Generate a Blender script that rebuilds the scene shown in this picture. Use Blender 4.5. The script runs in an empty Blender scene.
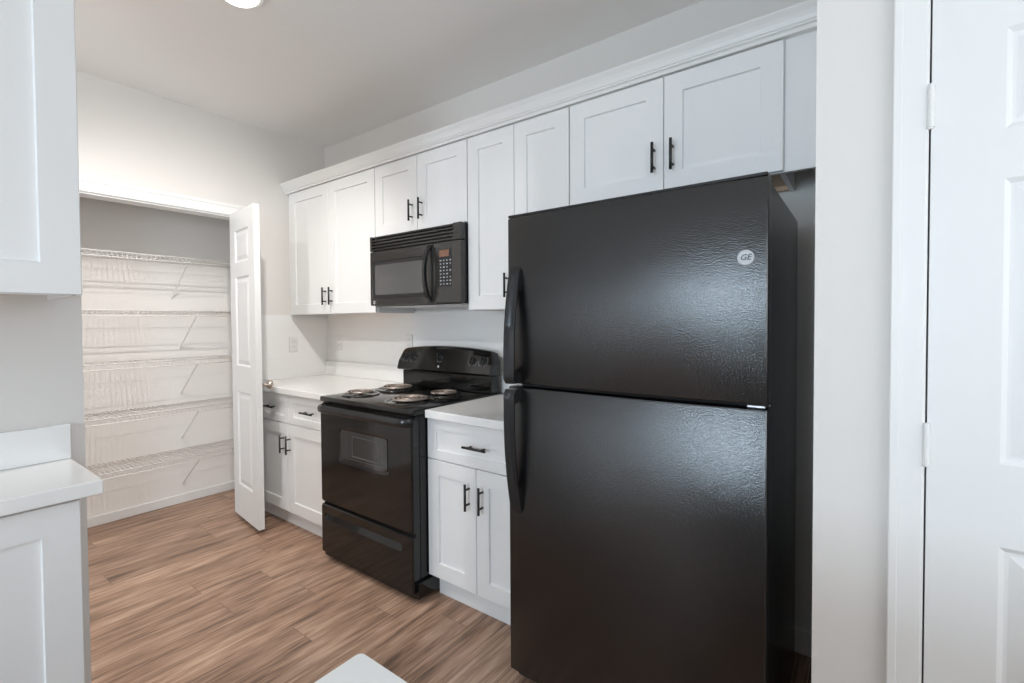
import bpy, bmesh, math, random
from mathutils import Vector, Matrix
scene = bpy.context.scene
COL = scene.collection
random.seed(7)

# ------------------------------------------------------------------ camera
cam_data = bpy.data.cameras.new('camera')
cam = bpy.data.objects.new('camera', cam_data)
COL.objects.link(cam)
F_PX, W_PX = 477.449, 1024.0
cam_data.sensor_fit = 'HORIZONTAL'
cam_data.sensor_width = 36.0
cam_data.lens = 36.0 * F_PX / W_PX
cam_data.shift_x = (512 - 504.358) / W_PX
cam_data.shift_y = (332.870 - 341.5) / W_PX
cam_data.clip_start = 0.02
yaw, pit, rol = math.radians(37.0248), math.radians(1.3106), math.radians(-0.3691)
fw = Vector((-math.sin(yaw) * math.cos(pit), math.cos(yaw) * math.cos(pit), -math.sin(pit)))
r0 = Vector((math.cos(yaw), math.sin(yaw), 0))
u0 = r0.cross(fw)
rt = math.cos(rol) * r0 + math.sin(rol) * u0
up = -math.sin(rol) * r0 + math.cos(rol) * u0
cam.matrix_world = Matrix(((rt.x, up.x, -fw.x, 0), (rt.y, up.y, -fw.y, 0), (rt.z, up.z, -fw.z, 1.3243), (0, 0, 0, 1)))
scene.camera = cam

# ------------------------------------------------------------------ view and light
scene.view_settings.view_transform = 'Standard'
scene.view_settings.look = 'None'
scene.view_settings.gamma = 1.0
scene.view_settings.use_curve_mapping = False
scene.view_settings.exposure = 0.06
scene.cycles.max_bounces = 10
scene.cycles.diffuse_bounces = 6
scene.cycles.sample_clamp_indirect = 6.0
world = bpy.data.worlds.new('world')
scene.world = world
world.use_nodes = True
bg = world.node_tree.nodes['Background']
bg.inputs['Color'].default_value = (0.80, 0.90, 1.0, 1)
bg.inputs['Strength'].default_value = 0.4


def area(name, loc, size, energy, color, rot=(0, 0, 0), size_y=None, shape='DISK'):
    l = bpy.data.lights.new(name, 'AREA')
    l.shape = shape
    l.size = size
    if size_y:
        l.size_y = size_y
    l.energy = energy
    l.color = color
    o = bpy.data.objects.new(name, l)
    COL.objects.link(o)
    o.location = loc
    o.rotation_euler = rot
    return o


# strength and colour of every light; passage, side and patio are added ones
LIGHTS = {
    'stove': (76, (1.0, .965, .92)), 'passage': (46, (1.0, .97, .94)),
    'rear': (86, (.68, .85, 1.0)), 'window': (9, (.58, .78, 1.0)), 'side': (28, (.92, .96, 1.0)),
    'patio': (18, (.80, .90, 1.0)),
}
# daylight through the windows; patio door and side window are added for light
area('daylight_rear_window', (-0.72, -3.36, 1.53), 0.85, *LIGHTS['rear'], (math.radians(90), 0, 0), 1.1, 'RECTANGLE')
area('added_patio_door_light', (-2.62, -3.36, 1.08), 1.2, *LIGHTS['patio'], (math.radians(90), 0, 0), 1.95, 'RECTANGLE')
area('daylight_window', (0.875, -3.36, 1.55), 1.3, *LIGHTS['window'], (math.radians(90), 0, 0), 1.2, 'RECTANGLE')

area('added_side_window_light', (1.76, .20, 1.52), 1.85, *LIGHTS['side'], (math.radians(90), 0, math.radians(90)), 1.2, 'RECTANGLE')

# ------------------------------------------------------------------ materials


def mat(name, color, rough=0.5, metal=0.0, spec=0.5, bump=None, coat=0.0, vary=0.0, emit=None, alpha=None):
    m = bpy.data.materials.new(name)
    m.use_nodes = True
    nt = m.node_tree
    b = nt.nodes['Principled BSDF']
    b.inputs['Base Color'].default_value = (*color, 1)
    b.inputs['Roughness'].default_value = rough
    b.inputs['Metallic'].default_value = metal
    b.inputs['Specular IOR Level'].default_value = spec
    b.inputs['Coat Weight'].default_value = coat
    b.inputs['Coat Roughness'].default_value = 0.08
    tc = nt.nodes.new('ShaderNodeTexCoord')
    if vary > 0:
        n = nt.nodes.new('ShaderNodeTexNoise')
        n.inputs['Scale'].default_value = 2.5
        n.inputs['Detail'].default_value = 4
        nt.links.new(tc.outputs['Object'], n.inputs['Vector'])
        mr = nt.nodes.new('ShaderNodeMapRange')
        mr.inputs['To Min'].default_value = 1 - vary
        mr.inputs['To Max'].default_value = 1 + vary
        nt.links.new(n.outputs['Fac'], mr.inputs['Value'])
        mx = nt.nodes.new('ShaderNodeVectorMath')
        mx.operation = 'SCALE'
        mx.inputs[0].default_value = color
        nt.links.new(mr.outputs['Result'], mx.inputs['Scale'])
        nt.links.new(mx.outputs['Vector'], b.inputs['Base Color'])
    if bump:
        sc, st = bump[0], bump[1]
        n = nt.nodes.new('ShaderNodeTexNoise')
        n.inputs['Scale'].default_value = sc
        n.inputs['Detail'].default_value = 3
        nt.links.new(tc.outputs['Object'], n.inputs['Vector'])
        bp = nt.nodes.new('ShaderNodeBump')
        bp.inputs['Strength'].default_value = st
        bp.inputs['Distance'].default_value = bump[2] if len(bump) > 2 else 0.001
        nt.links.new(n.outputs['Fac'], bp.inputs['Height'])
        nt.links.new(bp.outputs['Normal'], b.inputs['Normal'])
    if emit:
        b.inputs['Emission Color'].default_value = (*emit[0], 1)
        b.inputs['Emission Strength'].default_value = emit[1]
    return m


M = {}
M['wall'] = mat('wall_paint', (0.74, 0.715, 0.685), 0.7, bump=(90, 0.25, 0.001))
M['pantry'] = mat('pantry_wall_lightened', (0.85, 0.825, 0.795), 0.7, bump=(90, 0.25, 0.001))  # wall paint made lighter to stand in for light reaching the pantry
M['ceiling'] = mat('ceiling_paint', (0.86, 0.845, 0.825), 0.9, spec=0.2, bump=(120, 0.3, 0.001))
M['trim'] = mat('trim_paint', (0.82, 0.815, 0.80), 0.4)
M['door'] = mat('door_paint', (0.80, 0.80, 0.79), 0.42, bump=(60, 0.05, 0.0005))
M['cab'] = mat('cabinet_white', (0.84, 0.84, 0.835), 0.38)
M['maple'] = mat('unfinished_maple', (0.72, 0.53, 0.37), 0.6, bump=(30, 0.1, 0.0005), vary=0.12)
M['quartz'] = mat('white_quartz', (0.87, 0.865, 0.85), 0.18, vary=0.02)
M['pull'] = mat('black_pull', (0.012, 0.012, 0.012), 0.35)
M['enamel'] = mat('black_enamel', (0.006, 0.006, 0.006), 0.10, spec=0.5)
M['plastic'] = mat('black_plastic', (0.014, 0.014, 0.015), 0.25)
M['mattblack'] = mat('matt_black', (0.012, 0.012, 0.012), 0.6)
M['void'] = mat('dark_recess', (0.004, 0.004, 0.004), 0.8)
M['ovenglass'] = mat('oven_glass', (0.028, 0.028, 0.028), 0.06, spec=0.9)
M['mwface'] = mat('microwave_face', (0.030, 0.0285, 0.026), 0.2, spec=0.55)
M['mwglass'] = mat('microwave_glass', (0.105, 0.105, 0.105), 0.08, spec=1.0)  # grey base carries the bright room mirrored in the window
M['fridge'] = mat('fridge_black_textured', (0.0035, 0.0035, 0.004), 0.17, spec=0.85, bump=(270, 0.75, 0.001))
M['fridgeside'] = mat('fridge_side_textured', (0.010, 0.010, 0.011), 0.26, spec=0.9, bump=(210, 0.6, 0.001))
M['gasket'] = mat('grey_gasket', (0.10, 0.10, 0.10), 0.6)
M['chrome'] = mat('brushed_steel', (0.55, 0.55, 0.56), 0.28, 1.0)
M['badge'] = mat('badge_silver', (0.50, 0.50, 0.51), 0.55, 0.35)
M['coil'] = mat('burner_coil', (0.40, 0.33, 0.285), 0.36, 0.6)
M['wire'] = mat('white_vinyl_wire', (0.82, 0.80, 0.775), 0.4)
M['clip'] = mat('wall_clip', (0.10, 0.10, 0.10), 0.5)
M['plate'] = mat('outlet_plate', (0.80, 0.79, 0.775), 0.35)
M['slot'] = mat('outlet_slot', (0.05, 0.05, 0.05), 0.5)
M['knob'] = mat('satin_nickel', (0.60, 0.52, 0.45), 0.3, 0.9)
M['hinge'] = mat('painted_hinge', (0.80, 0.795, 0.78), 0.35)
M['lens'] = mat('lamp_diffuser', (0.9, 0.9, 0.88), 0.5, emit=((1.0, 0.95, 0.88), 7))
M['print'] = mat('printed_marks', (0.52, 0.54, 0.58), 0.5)
M['display'] = mat('display_window', (0.21, 0.10, 0.06), 0.25)
M['brass'] = mat('brass', (0.75, 0.52, 0.22), 0.3, 1.0)


def pane_mat():
    m = bpy.data.materials.new('window_pane')
    m.use_nodes = True
    nt = m.node_tree
    for n in list(nt.nodes):
        nt.nodes.remove(n)
    out = nt.nodes.new('ShaderNodeOutputMaterial')
    mix = nt.nodes.new('ShaderNodeMixShader')
    tr = nt.nodes.new('ShaderNodeBsdfTransparent')
    gl = nt.nodes.new('ShaderNodeBsdfGlossy')
    gl.inputs['Roughness'].default_value = 0.02
    mix.inputs[0].default_value = 0.06
    nt.links.new(tr.outputs[0], mix.inputs[1])
    nt.links.new(gl.outputs[0], mix.inputs[2])
    nt.links.new(mix.outputs[0], out.inputs[0])
    return m


M['pane'] = pane_mat()


def floor_mat():
    m = bpy.data.materials.new('wood_plank_floor')
    m.use_nodes = True
    nt = m.node_tree
    b = nt.nodes['Principled BSDF']
    L = nt.links.new
    tc = nt.nodes.new('ShaderNodeTexCoord')
    rot = nt.nodes.new('ShaderNodeMapping')
    rot.inputs['Rotation'].default_value = (0, 0, math.radians(90))
    L(tc.outputs['Object'], rot.inputs['Vector'])
    br = nt.nodes.new('ShaderNodeTexBrick')
    br.offset = 0.0
    br.inputs['Color1'].default_value = (0, 0, 0, 1)
    br.inputs['Color2'].default_value = (1, 1, 1, 1)
    br.inputs['Mortar'].default_value = (0.5, 0.5, 0.5, 1)
    br.inputs['Scale'].default_value = 1.0
    br.inputs['Mortar Size'].default_value = 0.0012
    br.inputs['Brick Width'].default_value = 1.22
    br.inputs['Row Height'].default_value = 0.152
    # stagger the board ends at random from row to row
    sx = nt.nodes.new('ShaderNodeSeparateXYZ')
    L(rot.outputs['Vector'], sx.inputs[0])
    row = nt.nodes.new('ShaderNodeMath')
    row.operation = 'DIVIDE'
    row.inputs[1].default_value = 0.152
    L(sx.outputs['Y'], row.inputs[0])
    fl = nt.nodes.new('ShaderNodeMath')
    fl.operation = 'FLOOR'
    L(row.outputs[0], fl.inputs[0])
    wn = nt.nodes.new('ShaderNodeTexWhiteNoise')
    wn.noise_dimensions = '1D'
    L(fl.outputs[0], wn.inputs['W'])
    sh = nt.nodes.new('ShaderNodeMath')
    sh.operation = 'MULTIPLY_ADD'
    sh.inputs[1].default_value = 1.22
    L(wn.outputs['Value'], sh.inputs[0])
    L(sx.outputs['X'], sh.inputs[2])
    cx = nt.nodes.new('ShaderNodeCombineXYZ')
    L(sh.outputs[0], cx.inputs['X'])
    L(sx.outputs['Y'], cx.inputs['Y'])
    L(cx.outputs[0], br.inputs['Vector'])
    # offset the grain per plank
    sep = nt.nodes.new('ShaderNodeVectorMath')
    sep.operation = 'MULTIPLY_ADD'
    sep.inputs[1].default_value = (3.0, 7.0, 5.0)
    L(br.outputs['Color'], sep.inputs[0])
    L(rot.outputs['Vector'], sep.inputs[2])
    st = nt.nodes.new('ShaderNodeMapping')
    st.inputs['Scale'].default_value = (2.6, 32, 1)
    L(sep.outputs['Vector'], st.inputs['Vector'])
    n1 = nt.nodes.new('ShaderNodeTexNoise')
    n1.inputs['Scale'].default_value = 1.0
    n1.inputs['Detail'].default_value = 8
    n1.inputs['Roughness'].default_value = 0.62
    n1.inputs['Distortion'].default_value = 0.6
    L(st.outputs['Vector'], n1.inputs['Vector'])
    st2 = nt.nodes.new('ShaderNodeMapping')
    st2.inputs['Scale'].default_value = (5, 130, 1)
    L(sep.outputs['Vector'], st2.inputs['Vector'])
    n2 = nt.nodes.new('ShaderNodeTexNoise')
    n2.inputs['Scale'].default_value = 1.0
    n2.inputs['Detail'].default_value = 4
    L(st2.outputs['Vector'], n2.inputs['Vector'])
    mixf = nt.nodes.new('ShaderNodeMath')
    mixf.operation = 'MULTIPLY_ADD'
    mixf.inputs[1].default_value = 0.42
    L(n2.outputs['Fac'], mixf.inputs[0])
    m3 = nt.nodes.new('ShaderNodeMath')
    m3.operation = 'MULTIPLY'
    m3.inputs[1].default_value = 0.66
    L(n1.outputs['Fac'], m3.inputs[0])
    L(m3.outputs[0], mixf.inputs[2])
    ramp = nt.nodes.new('ShaderNodeValToRGB')
    cr = ramp.color_ramp
    cr.elements[0].position = 0.385
    cr.elements[0].color = (0.150, 0.094, 0.066, 1)
    cr.elements[1].position = 0.70
    cr.elements[1].color = (0.58, 0.400, 0.292, 1)
    e = cr.elements.new(0.53)
    e.color = (0.370, 0.226, 0.153, 1)
        # broad cloudy variation along the boards
    st3 = nt.nodes.new('ShaderNodeMapping')
    st3.inputs['Scale'].default_value = (2.2, 9, 1)
    L(sep.outputs['Vector'], st3.inputs['Vector'])
    n3 = nt.nodes.new('ShaderNodeTexNoise')
    n3.inputs['Scale'].default_value = 1.0
    n3.inputs['Detail'].default_value = 5
    n3.inputs['Roughness'].default_value = 0.6
    L(st3.outputs['Vector'], n3.inputs['Vector'])
    cl = nt.nodes.new('ShaderNodeMath')
    cl.operation = 'MULTIPLY_ADD'
    cl.inputs[1].default_value = 0.42
    L(n3.outputs['Fac'], cl.inputs[0])
    off = nt.nodes.new('ShaderNodeMath')
    off.operation = 'SUBTRACT'
    off.inputs[1].default_value = 0.21
    L(mixf.outputs[0], off.inputs[0])
    L(off.outputs[0], cl.inputs[2])
    L(cl.outputs[0], ramp.inputs['Fac'])
    # plank-to-plank tone
    tone = nt.nodes.new('ShaderNodeMapRange')
    tone.inputs['To Min'].default_value = 0.90
    tone.inputs['To Max'].default_value = 1.11
    L(br.outputs['Color'], tone.inputs['Value'])
    sc = nt.nodes.new('ShaderNodeVectorMath')
    sc.operation = 'SCALE'
    L(ramp.outputs['Color'], sc.inputs[0])
    L(tone.outputs['Result'], sc.inputs['Scale'])
    seam = nt.nodes.new('ShaderNodeMix')
    seam.data_type = 'RGBA'
    seam.inputs[7].default_value = (0.17, 0.11, 0.078, 1)
    L(br.outputs['Fac'], seam.inputs[0])
    L(sc.outputs['Vector'], seam.inputs[6])
    L(seam.outputs[2], b.inputs['Base Color'])
    b.inputs['Roughness'].default_value = 0.42
    b.inputs['Specular IOR Level'].default_value = 0.4
    bp = nt.nodes.new('ShaderNodeBump')
    bp.inputs['Strength'].default_value = 0.12
    bp.inputs['Distance'].default_value = 0.002
    L(mixf.outputs[0], bp.inputs['Height'])
    L(bp.outputs['Normal'], b.inputs['Normal'])
    return m


M['floor'] = floor_mat()


def tile_mat():
    m = mat('white_subway_tile', (0.87, 0.865, 0.855), 0.25)
    nt = m.node_tree
    b = nt.nodes['Principled BSDF']
    L = nt.links.new
    geo = nt.nodes.new('ShaderNodeTexCoord')
    sp = nt.nodes.new('ShaderNodeSeparateXYZ')
    L(geo.outputs['Object'], sp.inputs[0])
    add = nt.nodes.new('ShaderNodeMath')
    add.operation = 'ADD'
    L(sp.outputs['X'], add.inputs[0])
    L(sp.outputs['Y'], add.inputs[1])
    cb = nt.nodes.new('ShaderNodeCombineXYZ')
    L(add.outputs[0], cb.inputs['X'])
    L(sp.outputs['Z'], cb.inputs['Y'])
    br = nt.nodes.new('ShaderNodeTexBrick')
    br.inputs['Scale'].default_value = 1
    br.inputs['Brick Width'].default_value = 0.152
    br.inputs['Row Height'].default_value = 0.076
    br.inputs['Mortar Size'].default_value = 0.0015
    br.inputs['Color1'].default_value = (0.87, 0.865, 0.855, 1)
    br.inputs['Color2'].default_value = (0.87, 0.865, 0.855, 1)
    br.inputs['Mortar'].default_value = (0.845, 0.84, 0.828, 1)
    L(cb.outputs[0], br.inputs['Vector'])
    L(br.outputs['Color'], b.inputs['Base Color'])
    return m


M['tile'] = tile_mat()

# ------------------------------------------------------------------ mesh helpers


def add_box(bm, x0, x1, y0, y1, z0, z1, bev=0.0, seg=1):
    vs = [bm.verts.new((x, y, z)) for z in (z0, z1) for x, y in ((x0, y0), (x1, y0), (x1, y1), (x0, y1))]
    fs = [(0, 3, 2, 1), (4, 5, 6, 7), (0, 1, 5, 4), (1, 2, 6, 5), (2, 3, 7, 6), (3, 0, 4, 7)]
    faces = [bm.faces.new([vs[i] for i in f]) for f in fs]
    if bev > 0:
        es = list({e for f in faces for e in f.edges})
        bmesh.ops.bevel(bm, geom=es, offset=bev, segments=seg, affect='EDGES', profile=0.5)
    return bm


def add_tube(bm, pts, r, n=8, closed=False, caps=True):
    pts = [Vector(p) for p in pts]
    N = len(pts)
    rad = r if isinstance(r, (list, tuple)) else [r] * N
    rings = []
    prev = None
    for i, p in enumerate(pts):
        if closed:
            t = (pts[(i + 1) % N] - pts[i - 1]).normalized()
        else:
            t = (pts[min(i + 1, N - 1)] - pts[max(i - 1, 0)]).normalized()
        if prev is None:
            a = t.orthogonal().normalized()
        else:
            a = (prev - t * prev.dot(t)).normalized()
        prev = a
        b = t.cross(a)
        rings.append([bm.verts.new(p + rad[i] * (math.cos(2 * math.pi * k / n) * a + math.sin(2 * math.pi * k / n) * b)) for k in range(n)])
    for i in range(N if closed else N - 1):
        A, B = rings[i], rings[(i + 1) % N]
        for k in range(n):
            f = bm.faces.new((A[k], A[(k + 1) % n], B[(k + 1) % n], B[k]))
            f.smooth = True
    if caps and not closed:
        bm.faces.new(rings[0][::-1])
        bm.faces.new(rings[-1])
    return bm


def add_lathe(bm, origin, axis, prof, n=24):
    """prof: list of (radius, distance along axis)."""
    ax = Vector(axis).normalized()
    a = ax.orthogonal().normalized()
    b = ax.cross(a)
    o = Vector(origin)
    rings = []
    for r, d in prof:
        if r < 1e-6:
            rings.append([bm.verts.new(o + ax * d)])
        else:
            rings.append([bm.verts.new(o + ax * d + r * (math.cos(2 * math.pi * k / n) * a + math.sin(2 * math.pi * k / n) * b)) for k in range(n)])
    for (A, B), (p0, p1) in zip(zip(rings, rings[1:]), zip(prof, prof[1:])):
        for k in range(n):
            k2 = (k + 1) % n
            if len(A) == 1 and len(B) == 1:
                continue
            if len(A) == 1:
                f = bm.faces.new((A[0], B[k2], B[k]))
            elif len(B) == 1:
                f = bm.faces.new((A[k], A[k2], B[0]))
            else:
                f = bm.faces.new((A[k], A[k2], B[k2], B[k]))
            f.smooth = abs(p1[1] - p0[1]) > abs(p1[0] - p0[0]) * .25
    return bm


def add_prism(bm, poly, fn0, fn1):
    """poly: list of 2-D points; fn0/fn1 map a 2-D point to the two ends."""
    A = [bm.verts.new(fn0(*p)) for p in poly]
    B = [bm.verts.new(fn1(*p)) for p in poly]
    n = len(poly)
    for i in range(n):
        bm.faces.new((A[i], A[(i + 1) % n], B[(i + 1) % n], B[i]))
    bm.faces.new(A[::-1])
    bm.faces.new(B)
    return bm


def rrect(x0, x1, z0, z1, r, n=5):
    pts = []
    for cx, cz, a0 in ((x1 - r, z1 - r, 0), (x0 + r, z1 - r, 90), (x0 + r, z0 + r, 180), (x1 - r, z0 + r, 270)):
        for k in range(n + 1):
            a = math.radians(a0 + 90 * k / n)
            pts.append((cx + r * math.cos(a), cz + r * math.sin(a)))
    return pts


def add_rings(bm, rings, cap=True, back=True):
    """rings: list of equal-length 3-D loops, from the back of the thing to its front."""
    R = [[bm.verts.new(p) for p in r] for r in rings]
    n = len(R[0])
    for A, B in zip(R, R[1:]):
        for i in range(n):
            bm.faces.new((A[i], A[(i + 1) % n], B[(i + 1) % n], B[i]))
    if cap:
        bm.faces.new(R[-1])
    if back:
        bm.faces.new(R[0][::-1])
    return bm


def face_y(yf):          # faces -Y: depth goes into +Y
    return lambda a, d, z: (a, yf + d, z)


def face_x(xf):          # faces +X: depth goes into -X
    return lambda a, d, z: (xf - d, a, z)


def shaker(bm, P, a0, a1, z0, z1, t=0.019, s=0.07, dep=0.009, rail=None):
    rl = rail or s

    def ring(ins, insz, d):
        return [P(a0 + ins, d, z0 + insz), P(a1 - ins, d, z0 + insz), P(a1 - ins, d, z1 - insz), P(a0 + ins, d, z1 - insz)]
    add_rings(bm, [ring(0, 0, t), ring(0, 0, .0018), ring(.0018, .0018, 0), ring(s, rl, 0), ring(s + .0025, rl + .0025, dep)])
    return bm


def slab_panels(bm, P, w, h, t, cols, rows, z0=0.0):
    """moulded panel door: both faces carry panels set in at cols x rows (lists of (lo, hi))."""
    ab = sorted({0, w, *[c for p in cols for c in p]})
    zb = sorted({0, h, *[c for p in rows for c in p]})

    def quad(pts):
        bm.faces.new([bm.verts.new(p) for p in pts])
    for side in (0, 1):
        def Q(a, d, z):
            return P(a, d if side == 0 else t - d, z + z0)
        for i in range(len(ab) - 1):
            for j in range(len(zb) - 1):
                a0, a1, b0, b1 = ab[i], ab[i + 1], zb[j], zb[j + 1]
                if (a0, a1) in cols and (b0, b1) in rows:
                    def ring(ins, d):
                        return [Q(a0 + ins, d, b0 + ins), Q(a1 - ins, d, b0 + ins), Q(a1 - ins, d, b1 - ins), Q(a0 + ins, d, b1 - ins)]
                    add_rings(bm, [ring(0, 0), ring(.010, .0075), ring(.016, .0075), ring(.040, .002)], back=False)
                else:
                    quad([Q(a0, 0, b0), Q(a1, 0, b0), Q(a1, 0, b1), Q(a0, 0, b1)])
    Q = lambda a, d, z: P(a, d, z + z0)
    quad([Q(0, 0, 0), Q(0, t, 0), Q(0, t, h), Q(0, 0, h)])
    quad([Q(w, 0, 0), Q(w, t, 0), Q(w, t, h), Q(w, 0, h)])
    quad([Q(0, 0, 0), Q(w, 0, 0), Q(w, t, 0), Q(0, t, 0)])
    quad([Q(0, 0, h), Q(w, 0, h), Q(w, t, h), Q(0, t, h)])
    bmesh.ops.remove_doubles(bm, verts=bm.verts, dist=1e-5)
    return bm


def text_bm(txt, size, P, extrude=0.0004, shear=0.0, align='CENTER'):
    cu = bpy.data.curves.new('lettering', 'FONT')
    cu.body = txt
    cu.size = size
    cu.extrude = extrude
    cu.shear = shear
    cu.align_x = align
    cu.align_y = 'CENTER'
    cu.resolution_u = 3
    o = bpy.data.objects.new('lettering', cu)
    COL.objects.link(o)
    dg = bpy.context.evaluated_depsgraph_get()
    me = bpy.data.meshes.new_from_object(o.evaluated_get(dg))
    bm = bmesh.new()
    bm.from_mesh(me)
    bpy.data.objects.remove(o)
    bpy.data.meshes.remove(me)
    for v in bm.verts:
        v.co = P(v.co.x, -v.co.z, v.co.y)
    return bm


def join(bm, other):
    me = bpy.data.meshes.new('tmp')
    other.to_mesh(me)
    bm.from_mesh(me)
    bpy.data.meshes.remove(me)
    other.free()
    return bm


def B():
    return bmesh.new()


def base_of(o):
    v = Vector((0, 0, 0))
    while o:
        v += o.location
        o = o.parent
    return v


def obj(name, bm, m, parent=None, smooth=False, origin=None):
    bmesh.ops.recalc_face_normals(bm, faces=bm.faces)
    if parent is not None:
        off = base_of(parent)
    elif origin is not None:
        off = Vector(origin)
    else:
        xs = [v.co.x for v in bm.verts]
        ys = [v.co.y for v in bm.verts]
        zs = [v.co.z for v in bm.verts]
        off = Vector(((min(xs) + max(xs)) / 2, (min(ys) + max(ys)) / 2, min(zs)))
    bmesh.ops.translate(bm, verts=bm.verts, vec=-off)
    me = bpy.data.meshes.new(name)
    bm.to_mesh(me)
    bm.free()
    if smooth:
        for p in me.polygons:
            p.use_smooth = True
    me.materials.append(m)
    o = bpy.data.objects.new(name, me)
    COL.objects.link(o)
    if parent is not None:
        o.parent = parent
    else:
        o.location = off
    return o


def smooth_by_angle(o, deg=35):
    me = o.data
    for p in me.polygons:
        p.use_smooth = True
    bm = bmesh.new()
    bm.from_mesh(me)
    for e in bm.edges:
        e.smooth = not (len(e.link_faces) == 2 and e.calc_face_angle(0) > math.radians(deg))
    bm.to_mesh(me)
    bm.free()
    return o


def thing(name, label, cat, loc, group=None):
    o = bpy.data.objects.new(name, None)
    o.empty_display_size = 0.1
    COL.objects.link(o)
    o.location = loc
    o['label'] = label
    o['category'] = cat
    if group:
        o['group'] = group
    return o


def tag(o, label, cat, group=None):
    o['label'] = label
    o['category'] = cat
    if group:
        o['group'] = group
    return o


def struct(name, bm, m, label=None, cat=None, parent=None, smooth=False, origin=(0, 0, 0)):
    o = obj(name, bm, m, parent, smooth, origin)
    if parent is None:
        o['kind'] = 'structure'
        if label:
            o['label'] = label
            o['category'] = cat
    return o


# ------------------------------------------------------------------ measured layout (metres)
XP = -3.442            # pantry wall face
XPB = -4.035           # back of the pantry
YW = 2.203             # cabinet wall face
YU, YB, YC = 1.878, 1.589, 1.558   # upper door fronts, base door fronts, worktop edge
ZC = 2.712             # ceiling
XL = -1.958            # face of the short wall on the left
YS = 1.386             # face of the wall on the right
XS = -0.0975           # its corner
X_END, Y_END = 1.7, -3.3

# ------------------------------------------------------------------ setting
struct('floor', add_box(B(), -4.15, X_END + .1, Y_END - .1, 2.32, -0.05, 0), M['floor'], 'brown wood-look plank floor running through kitchen and pantry', 'floor')
struct('ceiling', add_box(B(), -4.15, X_END + .1, Y_END - .1, 2.32, ZC, ZC + .05), M['ceiling'], 'plain off-white flat ceiling over the kitchen', 'ceiling')
struct('wall_back', add_box(B(), -4.15, X_END + .1, YW, YW + .11, 0, ZC), M['wall'], 'greige wall behind the white wall cabinets and the stove', 'wall')
# pantry wall with its opening
PY0, PY1, PZ = 0.36, 1.546, 2.062
bm = B()
add_box(bm, XP - .11, XP, PY1, YW, 0, ZC)
add_box(bm, XP - .11, XP, PY0, PY1, PZ, ZC)
add_box(bm, XP - .11, XP, Y_END, PY0, 0, ZC)
struct('wall_pantry', bm, M['wall'], 'pale wall holding the open pantry doorway', 'wall')
struct('wall_pantry_back', add_box(B(), XPB - .1, XPB, Y_END, YW, 0, ZC), M['pantry'], 'wall at the back of the pantry behind the wire shelves', 'wall')
bm = B()
add_box(bm, XPB, XP - .11, 1.80, 1.9, 0, ZC)
add_box(bm, XPB, XP - .11, 0.10, 0.20, 0, ZC)
struct('wall_pantry_side', bm, M['pantry'], 'side walls closing the two ends of the pantry', 'wall')
struct('wall_left', add_box(B(), XL - .11, XL, -.66, 0.398, 0, ZC), M['wall'], 'short wall carrying the cabinets at the left edge', 'wall')
DX0, DX1, DZ = 0.108, 0.872, 2.045     # right-hand door
bm = B()
add_box(bm, XS, DX0, YS, YS + .11, 0, ZC)
add_box(bm, DX0, DX1, YS, YS + .11, DZ, ZC)
add_box(bm, DX1, X_END, YS, YS + .11, 0, ZC)
add_box(bm, XS, XS + .11, YS + .11, YW, 0, ZC)
struct('wall_right', bm, M['wall'], 'pale wall end between the black fridge and the white door', 'wall')
bm = B()
SY0, SY1, SZ0, SZ1 = -.75, 1.15, .90, 2.14  # opening of an unseen window added to light the pantry
add_box(bm, X_END, X_END + .1, Y_END, SY0, 0, ZC)
add_box(bm, X_END, X_END + .1, SY1, 2.3, 0, ZC)
add_box(bm, X_END, X_END + .1, SY0, SY1, 0, SZ0)
add_box(bm, X_END, X_END + .1, SY0, SY1, SZ1, ZC)
struct('wall_far', bm, M['wall'], 'plain wall of the room right of the camera', 'wall')
# rear wall with two windows and a glazed door added for fridge reflections
bm = B()
WX = [(-1.17, -0.27, 0.95, 2.11), (0.23, 1.52, 0.92, 2.15), (-3.25, -1.98, 0.04, 2.11)]
add_box(bm, -4.15, WX[2][0], Y_END - .1, Y_END, 0, ZC)
add_box(bm, WX[2][1], WX[0][0], Y_END - .1, Y_END, 0, ZC)
add_box(bm, WX[0][1], WX[1][0], Y_END - .1, Y_END, 0, ZC)
add_box(bm, WX[1][1], X_END + .1, Y_END - .1, Y_END, 0, ZC)
for x0, x1, z0, z1 in WX:
    add_box(bm, x0, x1, Y_END - .1, Y_END, 0, z0)
    add_box(bm, x0, x1, Y_END - .1, Y_END, z1, ZC)
struct('wall_rear', bm, M['wall'], 'wall behind the camera with two windows and an added glazed door', 'wall')
for i, (x0, x1, z0, z1) in enumerate(WX):
    bm = B()
    for a in ((x0, x0 + .05, z0, z1), (x1 - .05, x1, z0, z1), (x0, x1, z0, z0 + .05), (x0, x1, z1 - .05, z1)):
        add_box(bm, a[0], a[1], Y_END - .06, Y_END + .012, a[2], a[3], .004)
    w = struct('window_%d' % (i + 1), bm, M['trim'], ['narrow window frame behind the camera', 'wide window frame behind the camera', 'added unseen glazed patio door frame in the wall behind the camera'][i], 'window')
    struct('pane', add_box(B(), x0 + .05, x1 - .05, Y_END - .03, Y_END - .024, z0 + .05, z1 - .05), M['pane'], parent=w)

bm = B()
for a in ((SY0, SY0 + .05, SZ0, SZ1), (SY1 - .05, SY1, SZ0, SZ1), (SY0, SY1, SZ0, SZ0 + .05), (SY0, SY1, SZ1 - .05, SZ1)):
    add_box(bm, X_END - .012, X_END + .04, a[0], a[1], a[2], a[3], .004)
w = struct('window_4', bm, M['trim'], 'added unseen window frame on the wall right of the camera', 'window')
struct('pane', add_box(B(), X_END + .02, X_END + .026, SY0 + .05, SY1 - .05, SZ0 + .05, SZ1 - .05), M['pane'], parent=w)

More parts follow.
